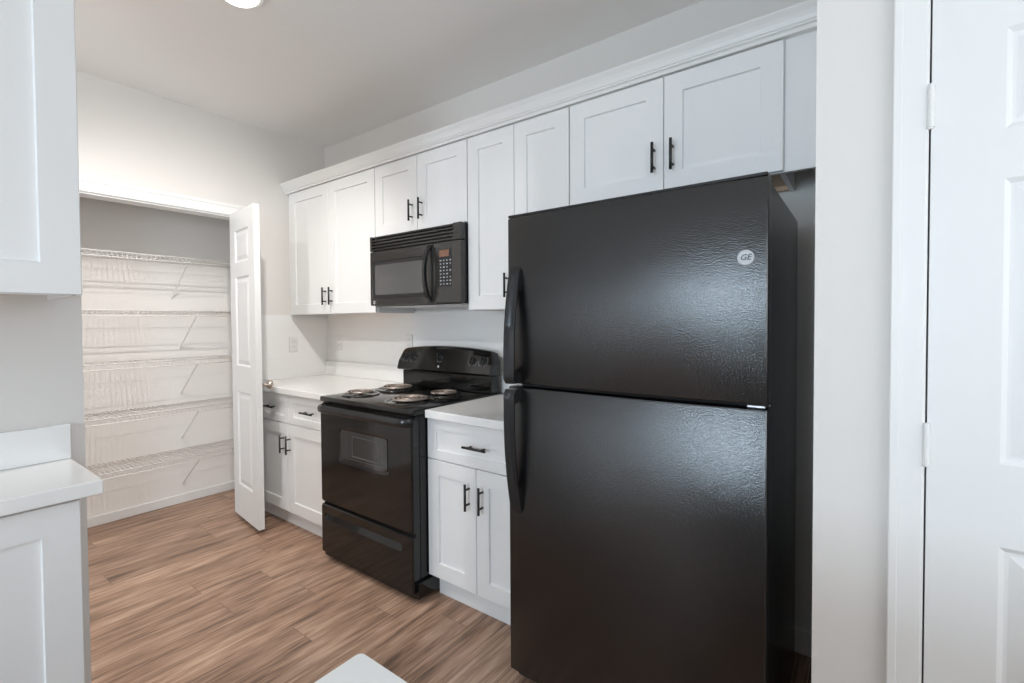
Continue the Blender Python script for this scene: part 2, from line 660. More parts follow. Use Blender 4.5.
# tile backsplash
bm = B()
add_box(bm, XP, -1.05, YW - .008, YW, 0.914, 1.40)
add_box(bm, XP, XP + .008, 1.575, YW - .008, 0.914, 1.386)
struct('trim_1', bm, M['tile'], 'white tile splashback round the worktop corner beside the stove', 'backsplash')
# pantry casing and jambs
bm = B()
cw = .073
for y0, y1, z0, z1 in ((PY1 - .012, PY1 - .012 + cw, 0, PZ + cw), (PY0 - cw + .012, PY0 + .012, 0, PZ + cw), (PY0 + .012, PY1 - .012, PZ - .005, PZ + cw - .005)):
    add_box(bm, XP, XP + .014, y0, y1, z0, z1, .003)
add_box(bm, XP + .014, XP + .019, PY0 - cw + .012, PY1 - .012 + cw, PZ + cw - .022, PZ + cw, .002)
add_box(bm, XP - .11, XP, PY1 - .014, PY1, 0, PZ)
add_box(bm, XP - .11, XP, PY0, PY0 + .014, 0, PZ)
add_box(bm, XP - .11, XP, PY0, PY1, PZ - .014, PZ)
struct('trim_2', bm, M['trim'], 'white casing round the pantry doorway', 'door casing')
# right door casing
bm = B()
for x0, x1, z0, z1 in ((DX0 - .062, DX0 - .003, 0, DZ + .062), (DX1 + .003, DX1 + .062, 0, DZ + .062), (DX0 - .003, DX1 + .003, DZ + .003, DZ + .062)):
    add_box(bm, x0, x1, YS - .012, YS, z0, z1, .003)
for x0, x1, z0, z1 in ((DX0 - .062, DX0 - .045, 0, DZ + .062), (DX1 + .045, DX1 + .062, 0, DZ + .062), (DX0 - .045, DX1 + .045, DZ + .045, DZ + .062)):
    add_box(bm, x0, x1, YS - .017, YS - .012, z0, z1, .002)
for x0, x1, z0, z1 in ((DX0 - .014, DX0 - .001, 0, DZ + .014), (DX1 + .001, DX1 + .014, 0, DZ + .014), (DX0 - .014, DX1 + .014, DZ + .001, DZ + .014)):
    add_box(bm, x0, x1, YS - .010, YS + .11, z0, z1, .001)
struct('trim_3', bm, M['trim'], 'white casing round the panel door at the right edge', 'door casing')


def baseboard(bm, x0, x1, y0, y1, h=.083):
    add_box(bm, x0, x1, y0, y1, 0, h, .003)


bm = B()
baseboard(bm, XPB, XPB + .013, .20, 1.80, .064)
struct('baseboard_pantry', bm, M['trim'], 'white baseboard along the back of the pantry floor', 'baseboard')
bm = B()
baseboard(bm, -1.0, XS, YW - .013, YW, .10)
struct('baseboard_alcove', bm, M['trim'], 'white baseboard in the gap behind the fridge', 'baseboard')
bm = B()
baseboard(bm, XP, XP + .013, PY1 + .062, 1.65)
baseboard(bm, XP, XP + .013, Y_END, PY0 - .062)
struct('baseboard_left', bm, M['trim'], 'white baseboard along the pantry wall', 'baseboard')
bm = B()
baseboard(bm, XS, DX0 - .063, YS - .013, YS)
baseboard(bm, DX1 + .063, X_END, YS - .013, YS)
struct('baseboard_right', bm, M['trim'], 'white baseboard on the wall end beside the fridge', 'baseboard')

# ---- doors
ROWS = [(.215, .845), (1.015, 1.595), (1.695, 1.895)]


def door_leaf(name, P, w, cols, label, rows=ROWS, z0=.012):
    return struct(name, slab_panels(B(), P, w, 2.025, .035, cols, rows, z0), M['door'], label, 'door')


YD = YS - .006
dr = door_leaf('door_2', lambda a, d, z: (DX0 + .003 + a, YD + d, z), DX1 - DX0 - .006, [(.112, .340), (.418, .646)], 'white six-panel door closed at the right edge')
for zc in (1.779, 1.052, .30):
    bm = B()
    xk = DX0 + .0015
    kn = [(0, -.0485), (.0045, -.0475), (.0045, -.0445)]
    for k in range(5):
        z0 = -.0445 + k * .0178
        kn += [(.0064, z0 + .0004), (.0064, z0 + .0174), (.0058, z0 + .0178)]
    kn += [(.0045, .0445), (.0045, .0475), (0, .0485)]
    add_lathe(bm, (xk, YD - .006, zc), (0, 0, 1), kn, 14)
    add_box(bm, xk, xk + .022, YD - .0012, YD + .0005, zc - .0445, zc + .0445)
    add_box(bm, xk - .020, xk, YS - .0118, YS - .0095, zc - .0445, zc + .0445)
    smooth_by_angle(struct('hinge', bm, M['hinge'], parent=dr), 30)
bm = B()
add_lathe(bm, (DX1 - .07, YD, .93), (0, -1, 0), [(.032, 0), (.032, .006), (.012, .012), (.011, .03), (.024, .038), (.028, .05), (.022, .062), (0, .066)], 24)
struct('knob', bm, M['knob'], parent=dr)

# pantry door leaf: swung out into the kitchen
H = Vector((XP + .004, 1.476, 0))
Nn = Vector((-2.995, 1.424, 0))
ex = (Nn - H)
wl = ex.length
ex.normalize()
ey = Vector((-ex.y, ex.x, 0))          # thickness runs away from the camera
Pp = lambda a, d, z: tuple(H + ex * a + ey * d + Vector((0, 0, z)))
pd = door_leaf('door_1', Pp, wl, [(.098, wl - .098)], 'white narrow panel door swung open at the pantry doorway', [(.215, .840), (1.010, 1.595), (1.690, 1.900)], .036)
pd.data.name = 'door_1'
bm = B()
kp = H + ex * (wl - .042) + ey * .035 + Vector((0, 0, .935))
add_lathe(bm, kp, ey, [(.030, 0), (.030, .005), (.011, .010), (.010, .040), (.022, .047), (.029, .060), (.026, .071), (.013, .078), (0, .079)], 24)
struct('knob', bm, M['knob'], parent=pd)
for zc in (1.80, 1.05, .30):
    bm = B()
    hp = H + ey * .040 - ex * .001
    add_lathe(bm, (hp.x, hp.y + .002, zc - .044), (0, 0, 1), [(0, 0), (.006, 0), (.006, .088), (0, .088)], 12)
    struct('hinge', bm, M['hinge'], parent=pd)

# ------------------------------------------------------------------ cabinets


def pull(P, a, z, length, vertical=True):
    """bar pull: bar stands 30 mm off the front, with two posts"""
    bm = B()
    h = length / 2
    s = h * 0.58
    ends = [P(a, -.030, z - h), P(a, -.030, z + h)] if vertical else [P(a - h, -.030, z), P(a + h, -.030, z)]
    add_tube(bm, ends, .0058, 10)
    for k in (-s, s):
        q = (a, z + k) if vertical else (a + k, z)
        add_tube(bm, [P(q[0], .001, q[1]), P(q[0], -.030, q[1])], .0046, 8)
    return bm


def upper(label, x0, x1, z0, z1, splits, handles, zh=None, left_fill=0.0, right_fill=0.0, cleat=False):
    t = thing('wall_cabinet', label, 'cabinet', ((x0 + x1) / 2, YW, z0), 'white shaker wall cabinets on the stove wall')
    bm = B()
    yb = YU + .019
    add_box(bm, x0, x1, yb, YW - .009, z0 + .022, 2.338)
    add_box(bm, x0, x0 + .016, yb, YW - .009, z0, z0 + .022)
    add_box(bm, x1 - .016, x1, yb, YW - .009, z0, z0 + .022)
    add_box(bm, x0 + .016, x1 - .016, yb, yb + .019, z0, z0 + .022)
    if right_fill:
        add_box(bm, x1 + .0005, x1 + right_fill, yb, yb + .019, z0, 2.338)
    if left_fill:
        add_box(bm, x0 - left_fill, x0 - .0005, yb, yb + .019, z0, 2.338)
    obj('cabinet_body', bm, M['cab'], t)
    bm = B()
    add_box(bm, x0 + .017, x1 - .017, yb + .020, YW - .010, z0 + .018, z0 + .0215)
    if cleat:
        add_box(bm, x1 - .075, x1 - .017, YW - .04, YW - .012, z0 + .002, z0 + .018)
    obj('bottom_panel', bm, M['maple'], t)['label'] = 'bare maple underside'
    n = len(splits) - 1
    for i in range(n):
        a0, a1 = splits[i] + .0015, splits[i + 1] - .0015
        d = obj('door', shaker(B(), face_y(YU), a0, a1, z0 + .002, z1), M['cab'], t)
        obj('handle', pull(face_y(YU), handles[i], zh if zh else z0 + .125, .118), M['pull'], d)['label'] = 'black bar pull'
    return t


ZU, ZD = 1.386, 2.274
upper('white two-door wall cabinet in the corner left of the microwave', -3.398, -2.408, ZU, ZD, [-3.396, -2.902, -2.409], [-2.942, -2.866], 1.507, left_fill=.043)
upper('short white two-door wall cabinet directly above the microwave', -2.407, -1.653, 1.846, ZD, [-2.406, -2.030, -1.654], [-2.070, -1.990], 1.962)
upper('tall narrow-doored white wall cabinet between microwave and fridge', -1.652, -1.051, ZU, ZD, [-1.651, -1.353, -1.052], [-1.393, -1.313], 1.503)
upper('wide white two-door wall cabinet above the black fridge', -1.050, -0.224, 1.832, ZD, [-1.049, -0.632, -0.224], [-0.668, -0.596], 1.962, right_fill=.1235, cleat=True)

# crown moulding
prof = [(YW - .01, 2.339), (YW - .01, 2.351), (1.835, 2.352), (1.833, 2.350), (1.833, 2.345), (1.838, 2.339), (1.845, 2.330), (1.852, 2.317), (1.857, 2.304), (1.861, 2.301), (1.861, 2.295), (1.868, 2.292), (1.870, 2.288), (1.870, 2.279), (1.896, 2.279), (1.896, 2.339)]
bm = B()
add_prism(bm, prof, lambda y, z: (XP + .001, y, z), lambda y, z: (XS - .001, y, z))
tag(obj('crown_molding', bm, M['trim']), 'white crown moulding running along the top of the wall cabinets', 'moulding')


def base_cab(label, x0, x1, doors, drawers, hd, hw, zg, zh, zw, group='white shaker base cabinets beside the stove'):
    t = thing('base_cabinet', label, 'cabinet', ((x0 + x1) / 2, YW, 0), group)
    yb = YB + .019
    bm = B()
    add_box(bm, x0, x1, yb, YW - .001, .105, .875)
    obj('cabinet_body', bm, M['cab'], t)
    obj('toe_kick', add_box(B(), x0 + .0125, x1 - .001, YB + .062, YW - .002, 0, .105), M['cab'], t)
    for i in range(len(drawers) - 1):
        d = obj('drawer', shaker(B(), face_y(YB), drawers[i] + .0015, drawers[i + 1] - .0015, zg + .002, .868, s=.055, rail=.045), M['cab'], t)
        obj('handle', pull(face_y(YB), hw[i], zw, .13, False), M['pull'], d)['label'] = 'black bar pull'
    for i in range(len(doors) - 1):
        d = obj('door', shaker(B(), face_y(YB), doors[i] + .0015, doors[i + 1] - .0015, .115, zg - .002), M['cab'], t)
        obj('handle', pull(face_y(YB), hd[i], zh, .118), M['pull'], d)['label'] = 'black bar pull'
    return t


base_cab('white two-drawer base cabinet between the pantry wall and the stove', XP + .009, -2.4285, [-3.430, -2.945, -2.430], [-3.430, -2.925, -2.430], [-2.985, -2.910], [-3.14, -2.68], .683, .553, .778)
base_cab('white one-drawer two-door base cabinet between stove and fridge', -1.6645, -1.052, [-1.6640, -1.361, -1.053], [-1.6640, -1.053], [-1.400, -1.322], [-1.350], .677, .549, .772)


def worktop(name, label, x0, x1):
    t = thing(name, label, 'countertop', ((x0 + x1) / 2, YW, .876), 'white countertops beside the stove')
    obj('slab', add_box(B(), x0, x1, YC, YW - .009, .8765, .914, .003, 2), M['quartz'], t)
    obj('upstand', add_box(B(), x0, x1, YW - .027, YW - .009, .9145, 1.026, .002), M['quartz'], t)
    return t


worktop('countertop', 'white countertop in the corner left of the stove', XP + .009, -2.4255)
worktop('countertop', 'short white countertop between the stove and the fridge', -1.6475, -1.048)

# ---- cabinets at the left edge (face +X)
XF = -1.632
t = thing('wall_cabinet', 'white wall cabinet at the upper left edge, door partly out of frame', 'cabinet', (XL, -.13, 1.40), 'white cabinets on the short left wall')
bm = B()
xb = XF - .019
add_box(bm, XL + .001, xb, -.60, .335, 1.422, 2.32)
add_box(bm, XL + .001, xb, .319, .335, 1.40, 1.422)
add_box(bm, XL + .001, xb, -.60, -.584, 1.40, 1.422)
add_box(bm, xb - .019, xb, -.584, .322, 1.40, 1.422)
obj('cabinet_body', bm, M['cab'], t)
obj('bottom_panel', add_box(B(), XL + .002, xb - .020, -.583, .321, 1.418, 1.4215), M['maple'], t)['label'] = 'bare maple underside'
for a0, a1 in ((-.132, .334), (-.599, -.135)):
    obj('door', shaker(B(), face_x(XF), a0, a1, 1.402, 2.30, s=.078), M['cab'], t)
t = thing('base_cabinet', 'white base cabinet at the lower left edge under the left countertop', 'cabinet', (XL, -.13, 0), 'white cabinets on the short left wall')
obj('cabinet_body', add_box(B(), XL + .001, xb, -.60, .320, .105, .875), M['cab'], t)
obj('toe_kick', add_box(B(), XL + .002, XF - .075, -.599, .318, 0, .105), M['cab'], t)
for a0, a1 in ((-.141, .319), (-.599, -.144)):
    obj('door', shaker(B(), face_x(XF), a0, a1, .115, .866, s=.074), M['cab'], t)
t = thing('countertop', 'white countertop at the lower left edge with a low upstand', 'countertop', (XL, -.13, .876))
obj('slab', add_box(B(), XL + .001, -1.607, -.61, .362, .8765, .914, .003, 2), M['quartz'], t)
obj('upstand', add_box(B(), XL + .001, XL + .018, -.61, .362, .9145, 1.020, .002), M['quartz'], t)

# ---- island corner at the bottom of the frame
t = thing('island_cabinet', 'white island base cabinet under the near white countertop', 'cabinet', (.25, -.02, 0))
obj('cabinet_body', add_box(B(), -.465, .98, -.38, .325, .105, .875), M['cab'], t)
obj('toe_kick', add_box(B(), -.40, .92, -.32, .265, 0, .105), M['cab'], t)
bm = add_prism(B(), rrect(-.498, 1.0, -.42, .359, .008, 4), lambda a, b: (a, b, .8765), lambda a, b: (a, b, .914))
tag(obj('island_countertop', bm, M['quartz']), 'corner of the white island countertop at the bottom centre', 'countertop')

# ------------------------------------------------------------------ electric range
RX0, RX1 = -2.412, -1.652
RB0, RB1 = -2.424, -1.670      # body below the cooktop
RC = (RX0 + RX1) / 2
rg = thing('electric_range', 'black freestanding electric coil stove between the white base cabinets', 'stove', (RC, YW - .03, 0))
bm = B()
add_box(bm, RB0, RB1, 1.545, 2.150, .035, .890, .003)
add_box(bm, RB0 + .003, RB1 - .002, 1.515, 1.545, .020, .885, .002)
add_box(bm, RB1 - .02, -1.654, 1.518, 2.10, .022, .098, .002)
for x in (RX0 + .06, RX1 - .06):
    for y in (1.60, 2.10):
        add_lathe(bm, (x, y, 0), (0, 0, 1), [(0, 0), (.018, 0), (.018, .02), (.008, .024), (.008, .04)], 12)
obj('body', bm, M['enamel'], rg)
# cooktop with dropped front edge
bm = B()
add_box(bm, RX0, RX1, 1.49, 2.155, .8915, .920, .007, 3)
smooth_by_angle(obj('cooktop', bm, M['enamel'], rg), 50)
# oven door
OD0, OD1 = RB0 + .002, RB1 - .001
bm = B()
YO = 1.497


def rr3(x0, x1, z0, z1, r, y):
    return [(a, y, b) for a, b in rrect(x0, x1, z0, z1, r)]


wx0, wx1, wz0, wz1 = -2.236, -1.852, .588, .757
add_rings(bm, [rr3(OD0, OD1, .330, .876, .012, YO + .042), rr3(OD0, OD1, .330, .876, .012, YO + .008), rr3(OD0 + .008, OD1 - .008, .338, .868, .010, YO),
               rr3(wx0 - .012, wx1 + .012, wz0 - .012, wz1 + .012, .026, YO), rr3(wx0, wx1, wz0, wz1, .020, YO + .006)])
od = obj('oven_door', bm, M['enamel'], rg)
bm = B()
add_rings(bm, [rr3(wx0 + .001, wx1 - .001, wz0 + .001, wz1 - .001, .020, YO + .0062), rr3(wx0 + .001, wx1 - .001, wz0 + .001, wz1 - .001, .020, YO + .004)])
og = obj('door_window', bm, M['ovenglass'], od)
bm = B()
ix0, ix1, iz0, iz1 = wx0 + .105, wx1 - .075, wz0 + .040, wz1 - .028
for a in ((ix0 - .004, ix0, iz0, iz1), (ix1, ix1 + .003, iz0, iz1), (ix0 - .004, ix1 + .003, iz0 - .005, iz0), (ix0 - .004, ix1 + .003, iz1, iz1 + .003)):
    add_box(bm, a[0], a[1], YO + .0034, YO + .0045, a[2], a[3])
for a in ((wx0 + .050, wx0 + .052, wz0 + .022, wz1 - .014), (wx0 + .050, wx1 - .035, wz0 + .020, wz0 + .022), (wx1 - .037, wx1 - .035, wz0 + .022, wz1 - .014)):
    add_box(bm, a[0], a[1], YO + .0034, YO + .0045, a[2], a[3])
obj('inner_frame', bm, M['gasket'], od)['label'] = 'faint grey frame lines inside the oven window'
# oven handle: flat bar across the top of the door with curved-in ends
bm = B()
hp = []
for k in range(25):
    s = k / 24
    x = OD0 + .014 + (OD1 - OD0 - .004) * s
    e = min(s, 1 - s)
    y = YO + .004 - .042 * min(1, (e / .05)) ** .5
    hp.append((x, y))
rings = []
for x, y in hp:
    rings.append([(x, y + .012, .842), (x, y + .002, .838), (x, y - .006, .845), (x, y - .008, .864), (x, y - .003, .876), (x, y + .010, .879)])
add_rings(bm, rings)
smooth_by_angle(obj('handle', bm, M['plastic'], od), 50)
# storage drawer with a long pill-shaped groove
bm = B()
add_rings(bm, [rr3(OD0, OD1, .045, .317, .010, YO + .038), rr3(OD0, OD1, .045, .317, .010, YO + .006), rr3(OD0 + .006, OD1 - .006, .051, .311, .010, YO),
               rr3(OD0 + .030, OD1 - .075, .232, .272, .019, YO), rr3(OD0 + .046, OD1 - .091, .262, .270, .0039, YO + .016)])
obj('storage_drawer', bm, M['enamel'], rg)
# backguard
YG = 2.052


def guard_profile(x):
    """front-to-back outline of the console at x; its top is arched and its ends roll over"""
    s = (x - RC) / (RX1 - RC)
    top = 1.182 - .024 * s * s
    if abs(s) > .93:
        top -= .05 * ((abs(s) - .93) / .07) ** 2
    return [(YG + .098, 1.020), (YG - .004, 1.026), (YG - .008, 1.034), (YG + .008, 1.085), (YG + .030, top - .016), (YG + .044, top - .003), (YG + .062, top), (YG + .098, top - .012)]


bm = B()
xs = [RX0 + (RX1 - RX0) * k / 40 for k in range(41)]
add_rings(bm, [[(x, y, z) for y, z in guard_profile(x)] for x in xs])
add_box(bm, RX0 + .012, RX1 - .012, YG + .030, YG + .098, .9205, 1.0195, .003)
bgd = obj('backguard', bm, M['enamel'], rg)
smooth_by_angle(bgd, 30)


def console(x, z):
    """point and outward normal on the console face"""
    f = (z - 1.034) / (1.085 - 1.034)
    y = YG - .008 + .016 * f if z < 1.085 else YG + .008 + (z - 1.085) * .39
    n = Vector((0, -1, .30)).normalized() if z < 1.085 else Vector((0, -.93, .36)).normalized()
    return Vector((x, y, z)), n


def dial(x, z, r, name):
    p, n = console(x, z)
    bm = B()
    add_lathe(bm, p - n * .002, n, [(r, 0), (r, .004), (r * .94, .006), (r * .74, .0065), (r * .68, .020), (r * .58, .023), (0, .023)], 26)
    up_ = (Vector((0, 0, 1)) - n * n.z).normalized()
    sd = Vector((1, 0, 0))
    q = p + n * .021
    rings = []
    for h, w in ((0, .0055), (.008, .0045)):
        c = q + n * h
        rings.append([c - sd * w - up_ * r * .66, c + sd * w - up_ * r * .66, c + sd * w + up_ * r * .66, c - sd * w + up_ * r * .66])
    add_rings(bm, rings)
    k = obj(name, bm, M['plastic'], bgd)
    return k


def marks(bm, x, z, r, n, a0, a1, size=.0022):
    """printed graduation marks around a dial"""
    p, nn = console(x, z)
    up_ = (Vector((0, 0, 1)) - nn * nn.z).normalized()
    sd = Vector((1, 0, 0))
    for k in range(n):
        a = math.radians(a0 + (a1 - a0) * k / max(1, n - 1))
        d = math.cos(a) * sd + math.sin(a) * up_
        tt = -math.sin(a) * sd + math.cos(a) * up_
        rings = []
        for h in (-.004, .0012):
            c = p + nn * h
            rings.append([tuple(c + d * (r - size) - tt * .0009), tuple(c + d * (r + size) - tt * .0009), tuple(c + d * (r + size) + tt * .0009), tuple(c + d * (r - size) + tt * .0009)])
        add_rings(bm, rings)


for x in (RC - .322, RC - .245, RC + .245, RC + .322):
    dial(x, 1.105, .027, 'control_knob')
dial(RC - .015, 1.115, .026, 'timer_dial')
for x, z, r, n, a0, a1 in ((RC - .322, 1.105, .033, 14, -60, 240), (RC - .245, 1.105, .033, 14, -60, 240), (RC - .015, 1.115, .033, 20, 0, 342), (RC + .245, 1.105, .033, 14, -60, 240), (RC + .322, 1.105, .033, 14, -60, 240)):
    mk = B()
    marks(mk, x, z, r, n, a0, a1)
    obj('dial_marks', mk, M['print'], bgd)['label'] = 'pale printed dial marks'
for x in (RC - .145, RC + .115):
    mk = B()
    for d in (-.009, .009):
        marks(mk, x + d, 1.115, .004, 3, 60, 120, .0015)
    obj('indicator_marks', mk, M['print'], bgd)['label'] = 'pale printed indicator marks'
p, n = console(RC - .015, 1.058)
mk = B()
add_lathe(mk, p - n * .004, n, [(0, 0), (.0065, 0), (.0065, .0055), (0, .0055)], 16)
obj('badge', mk, M['print'], bgd)['label'] = 'small round pale badge'

# burners
for bx, by, R in ((-2.272, 1.660, .076), (-2.268, 1.915, .098), (-1.865, 1.655, .098), (-1.862, 1.915, .076)):
    bm = B()
    add_lathe(bm, (bx, by, .9195), (0, 0, 1), [(R + .030, .0005), (R + .028, .0055), (R + .016, .0065), (R + .010, .002), (R - .03, .0012), (0, .0012)], 40)
    pan = obj('burner', bm, M['enamel'], rg)
    bm = B()
    turns = 3.5 if R > .09 else 2.75
    pts = []
    for k in range(int(turns * 28) + 1):
        a = 2 * math.pi * k / 28
        rr = .018 + (R - .018) * k / (turns * 28)
        pts.append((bx + rr * math.cos(a), by + rr * math.sin(a), .936))
    add_tube(bm, pts, .0054, 8)
    obj('coil', bm, M['coil'], pan)['label'] = 'grey-brown spiral heating coil'
    bm = B()
    for k in range(3):
        a = 2 * math.pi * k / 3 + .4
        add_tube(bm, [(bx, by, .930), (bx + R * math.cos(a), by + R * math.sin(a), .930)], .003, 6)
    add_tube(bm, [(bx, by, .922), (bx, by, .934)], .012, 12)
    obj('coil_support', bm, M['mattblack'], pan)

# ------------------------------------------------------------------ over-the-range microwave
MX0, MX1, MZ0, MZ1 = -2.400, -1.656, 1.424, 1.842
YM = 1.832
mw = thing('microwave', 'black microwave with a bowed handle mounted above the stove', 'microwave', ((MX0 + MX1) / 2, YW, MZ0))
obj('body', add_box(B(), MX0 + .004, MX1, YM + .030, YW - .010, MZ0, MZ1, .003), M['plastic'], mw)
obj('bottom_plate', add_box(B(), MX0 + .03, MX1 - .01, YM + .05, YW - .03, MZ0 - .007, MZ0 - .0005, .002), M['chrome'], mw)['label'] = 'pale metal underside'
# vent grille with louvres
VZ = MZ1 - .088
bm = B()
add_box(bm, MX0, MX0 + .018, YM, YM + .030, VZ, MZ1, .002)
add_box(bm, MX1 - .058, MX1 - .001, YM, YM + .030, VZ, MZ1, .002)
add_box(bm, MX0 + .018, MX1 - .058, YM + .024, YM + .030, VZ, MZ1)
for k in range(5):
    z = VZ + .004 + k * .0182
    P0 = [(YM + .001, z), (YM + .001, z + .0075), (YM + .023, z + .0125), (YM + .023, z + .004)]
    add_prism(bm, P0, lambda y, zz: (MX0 + .018, y, zz), lambda y, zz: (MX1 - .058, y, zz))
obj('vent_grille', bm, M['mwface'], mw)
# door and control face
XD = MX1 - .205        # handle line: door left of it
bm = B()
w0, w1, v0, v1 = MX0 + .045, XD - .075, 1.490, 1.668
add_rings(bm, [rr3(MX0, XD, MZ0 + .003, VZ - .003, .006, YM + .029), rr3(MX0, XD, MZ0 + .003, VZ - .003, .006, YM + .003), rr3(MX0 + .003, XD - .003, MZ0 + .006, VZ - .006, .005, YM),
               rr3(MX0 + .020, XD - .050, 1.468, 1.690, .020, YM), rr3(MX0 + .022, XD - .052, 1.470, 1.688, .020, YM + .003)])
md = obj('door', bm, M['mwface'], mw)
bm = B()
add_rings(bm, [rr3(MX0 + .023, XD - .053, 1.471, 1.687, .020, YM + .0032), rr3(MX0 + .023, XD - .053, 1.471, 1.687, .020, YM + .0012)])
obj('window_surround', bm, M['mattblack'], md)
bm = B()
add_rings(bm, [rr3(w0, w1, v0, v1, .018, YM + .0022), rr3(w0, w1, v0, v1, .018, YM + .0004)])
obj('door_window', bm, M['mwglass'], md)['label'] = 'window coloured grey for the reflected room'
# bowed handle
bm = B()
rings = []
hz0, hz1 = MZ0 + .010, VZ - .012
for k in range(21):
    s = k / 20
    z = hz0 + (hz1 - hz0) * s
    o = .054 * math.sin(math.pi * min(max(s, .0), 1)) ** .55
    wd = .011 + .006 * abs(2 * s - 1)
    xc = XD - .016
    y = YM - o
    th = .013
    rings.append([(xc - wd, y + th * .3, z), (xc - wd * .7, y - th * .5, z), (xc + wd * .7, y - th * .5, z), (xc + wd, y + th * .3, z), (xc + wd * .6, y + th, z), (xc - wd * .6, y + th, z)])
add_rings(bm, rings)
smooth_by_angle(obj('handle', bm, M['plastic'], md), 50)
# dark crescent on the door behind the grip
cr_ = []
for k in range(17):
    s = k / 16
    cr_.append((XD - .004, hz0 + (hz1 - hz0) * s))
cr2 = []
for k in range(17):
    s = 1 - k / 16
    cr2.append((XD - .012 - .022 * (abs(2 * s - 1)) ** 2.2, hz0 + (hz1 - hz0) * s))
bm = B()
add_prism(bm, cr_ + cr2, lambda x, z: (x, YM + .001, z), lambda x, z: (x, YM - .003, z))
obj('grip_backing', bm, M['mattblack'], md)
# control panel
bm = B()
add_rings(bm, [rr3(XD + .002, MX1 - .001, MZ0 + .003, VZ - .003, .006, YM + .029), rr3(XD + .002, MX1 - .001, MZ0 + .003, VZ - .003, .006, YM + .003), rr3(XD + .005, MX1 - .004, MZ0 + .006, VZ - .006, .005, YM)])
cp = obj('control_panel', bm, M['mwface'], mw)
cx0, cx1 = XD + .050, XD + .130
bm = B()
add_rings(bm, [rr3(cx0 - .006, cx1 + .006, 1.515, 1.715, .006, YM + .001), rr3(cx0 - .006, cx1 + .006, 1.515, 1.715, .006, YM - .0008)])
kpad = obj('keypad', bm, M['mattblack'], cp)
bm = B()
add_rings(bm, [rr3(cx0, cx1 - .01, 1.672, 1.708, .003, YM + .001), rr3(cx0, cx1 - .01, 1.672, 1.708, .003, YM - .0016)])
obj('display', bm, M['display'], cp)['label'] = 'brown display window'
bm = B()
for r_ in range(8):
    for c_ in range(4):
        xk = cx0 + .004 + c_ * .0235
        zk = 1.652 - r_ * .0178
        if c_ == 3 and r_ in (2, 4):
            continue
        hw = .0036 if (r_ + c_) % 3 else .006
        add_box(bm, xk - hw + .004, xk + hw + .004, YM - .0014, YM - .0004, zk - .0028, zk + .0028)
obj('printed_keys', bm, M['print'], cp)['label'] = 'pale printed key legends'


def badge(P, a, z, r, parent, name='badge'):
    bm = B()
    o = Vector(P(a, .001, z))
    nrm = (Vector(P(a, -1, z)) - Vector(P(a, 0, z))).normalized()
    add_lathe(bm, o, nrm, [(r, 0), (r, .002), (r * .93, .003), (r * .86, .003), (r * .82, .0022), (0, .0022)], 32)
    bd = obj(name, bm, M['badge'], parent)
    bd['label'] = 'round silver monogram badge'
    tb = text_bm('GE', r * 1.05, lambda x, d, zz: P(a + x, d - .0026, z + zz), .0008, .25)
    obj('monogram', tb, M['slot'], bd)


badge(face_y(YM), MX0 + .038, 1.447, .011, mw)

# ------------------------------------------------------------------ refrigerator
FX0, FX1, YF = -1.030, -0.198, 1.384
fr = thing('refrigerator', 'tall black textured top-freezer refrigerator beside the pale wall end', 'refrigerator', ((FX0 + FX1) / 2, 2.08, 0))
bm = B()
add_box(bm, FX0 + .004, FX1 - .002, YF + .080, 2.075, .030, 1.692, .006, 2)
for x in (FX0 + .07, FX1 - .07):
    for y in (1.53, 2.0):
        add_lathe(bm, (x, y, 0), (0, 0, 1), [(0, 0), (.022, 0), (.022, .022), (.010, .026), (.010, .034)], 12)
obj('cabinet_body', bm, M['fridgeside'], fr)
obj('toe_grille', add_box(B(), FX0 + .012, FX1 - .012, YF + .040, YF + .0795, .012, .048, .003), M['mattblack'], fr)


def bowed(x0, x1, z0, z1, yf, bow=.014, thick=.064, r=.006):
    """door slab whose front bulges gently across its width"""
    bm = B()
    N = 24
    cols = []
    for k in range(N + 1):
        s = k / N
        x = x0 + (x1 - x0) * s
        y = yf + bow * (2 * s - 1) ** 2
        e = min(s, 1 - s) * (x1 - x0)
        if e < r:
            y += r - math.sqrt(max(0, r * r - (r - e) ** 2))
        cols.append((x, y))
    xs2 = [cols[0][0] + d for d in (0, .0015, .004)] + [c[0] for c in cols[1:-1]] + [cols[-1][0] - d for d in (.004, .0015, 0)]
    rings = []
    for x in xs2:
        s = (x - x0) / (x1 - x0)
        y = yf + bow * (2 * s - 1) ** 2
        e = min(s, 1 - s) * (x1 - x0)
        if e < r:
            y += r - math.sqrt(max(0, r * r - (r - e) ** 2))
        yb = yf + bow + thick
        q = .006
        rings.append([(x, yb, z0), (x, y + q, z0), (x, y + q * .3, z0 + q * .3), (x, y, z0 + q), (x, y, z1 - q), (x, y + q * .3, z1 - q * .3), (x, y + q, z1), (x, yb, z1)])
    add_rings(bm, rings)
    return bm


fz = obj('freezer_door', bowed(FX0, FX1, 1.103, 1.696, YF - .010), M['fridge'], fr)
smooth_by_angle(fz, 30)
fd = obj('main_door', bowed(FX0, FX1, .052, 1.092, YF - .010), M['fridge'], fr)
smooth_by_angle(fd, 30)
obj('door_gasket', add_box(B(), FX0 + .012, FX1 - .012, YF + .0725, YF + .0795, .056, 1.698, .002), M['gasket'], fr)
# top trim lip
obj('top_trim', add_box(B(), FX0 + .002, FX1 - .002, YF + .004, YF + .070, 1.6965, 1.706, .003, 2), M['plastic'], fz)


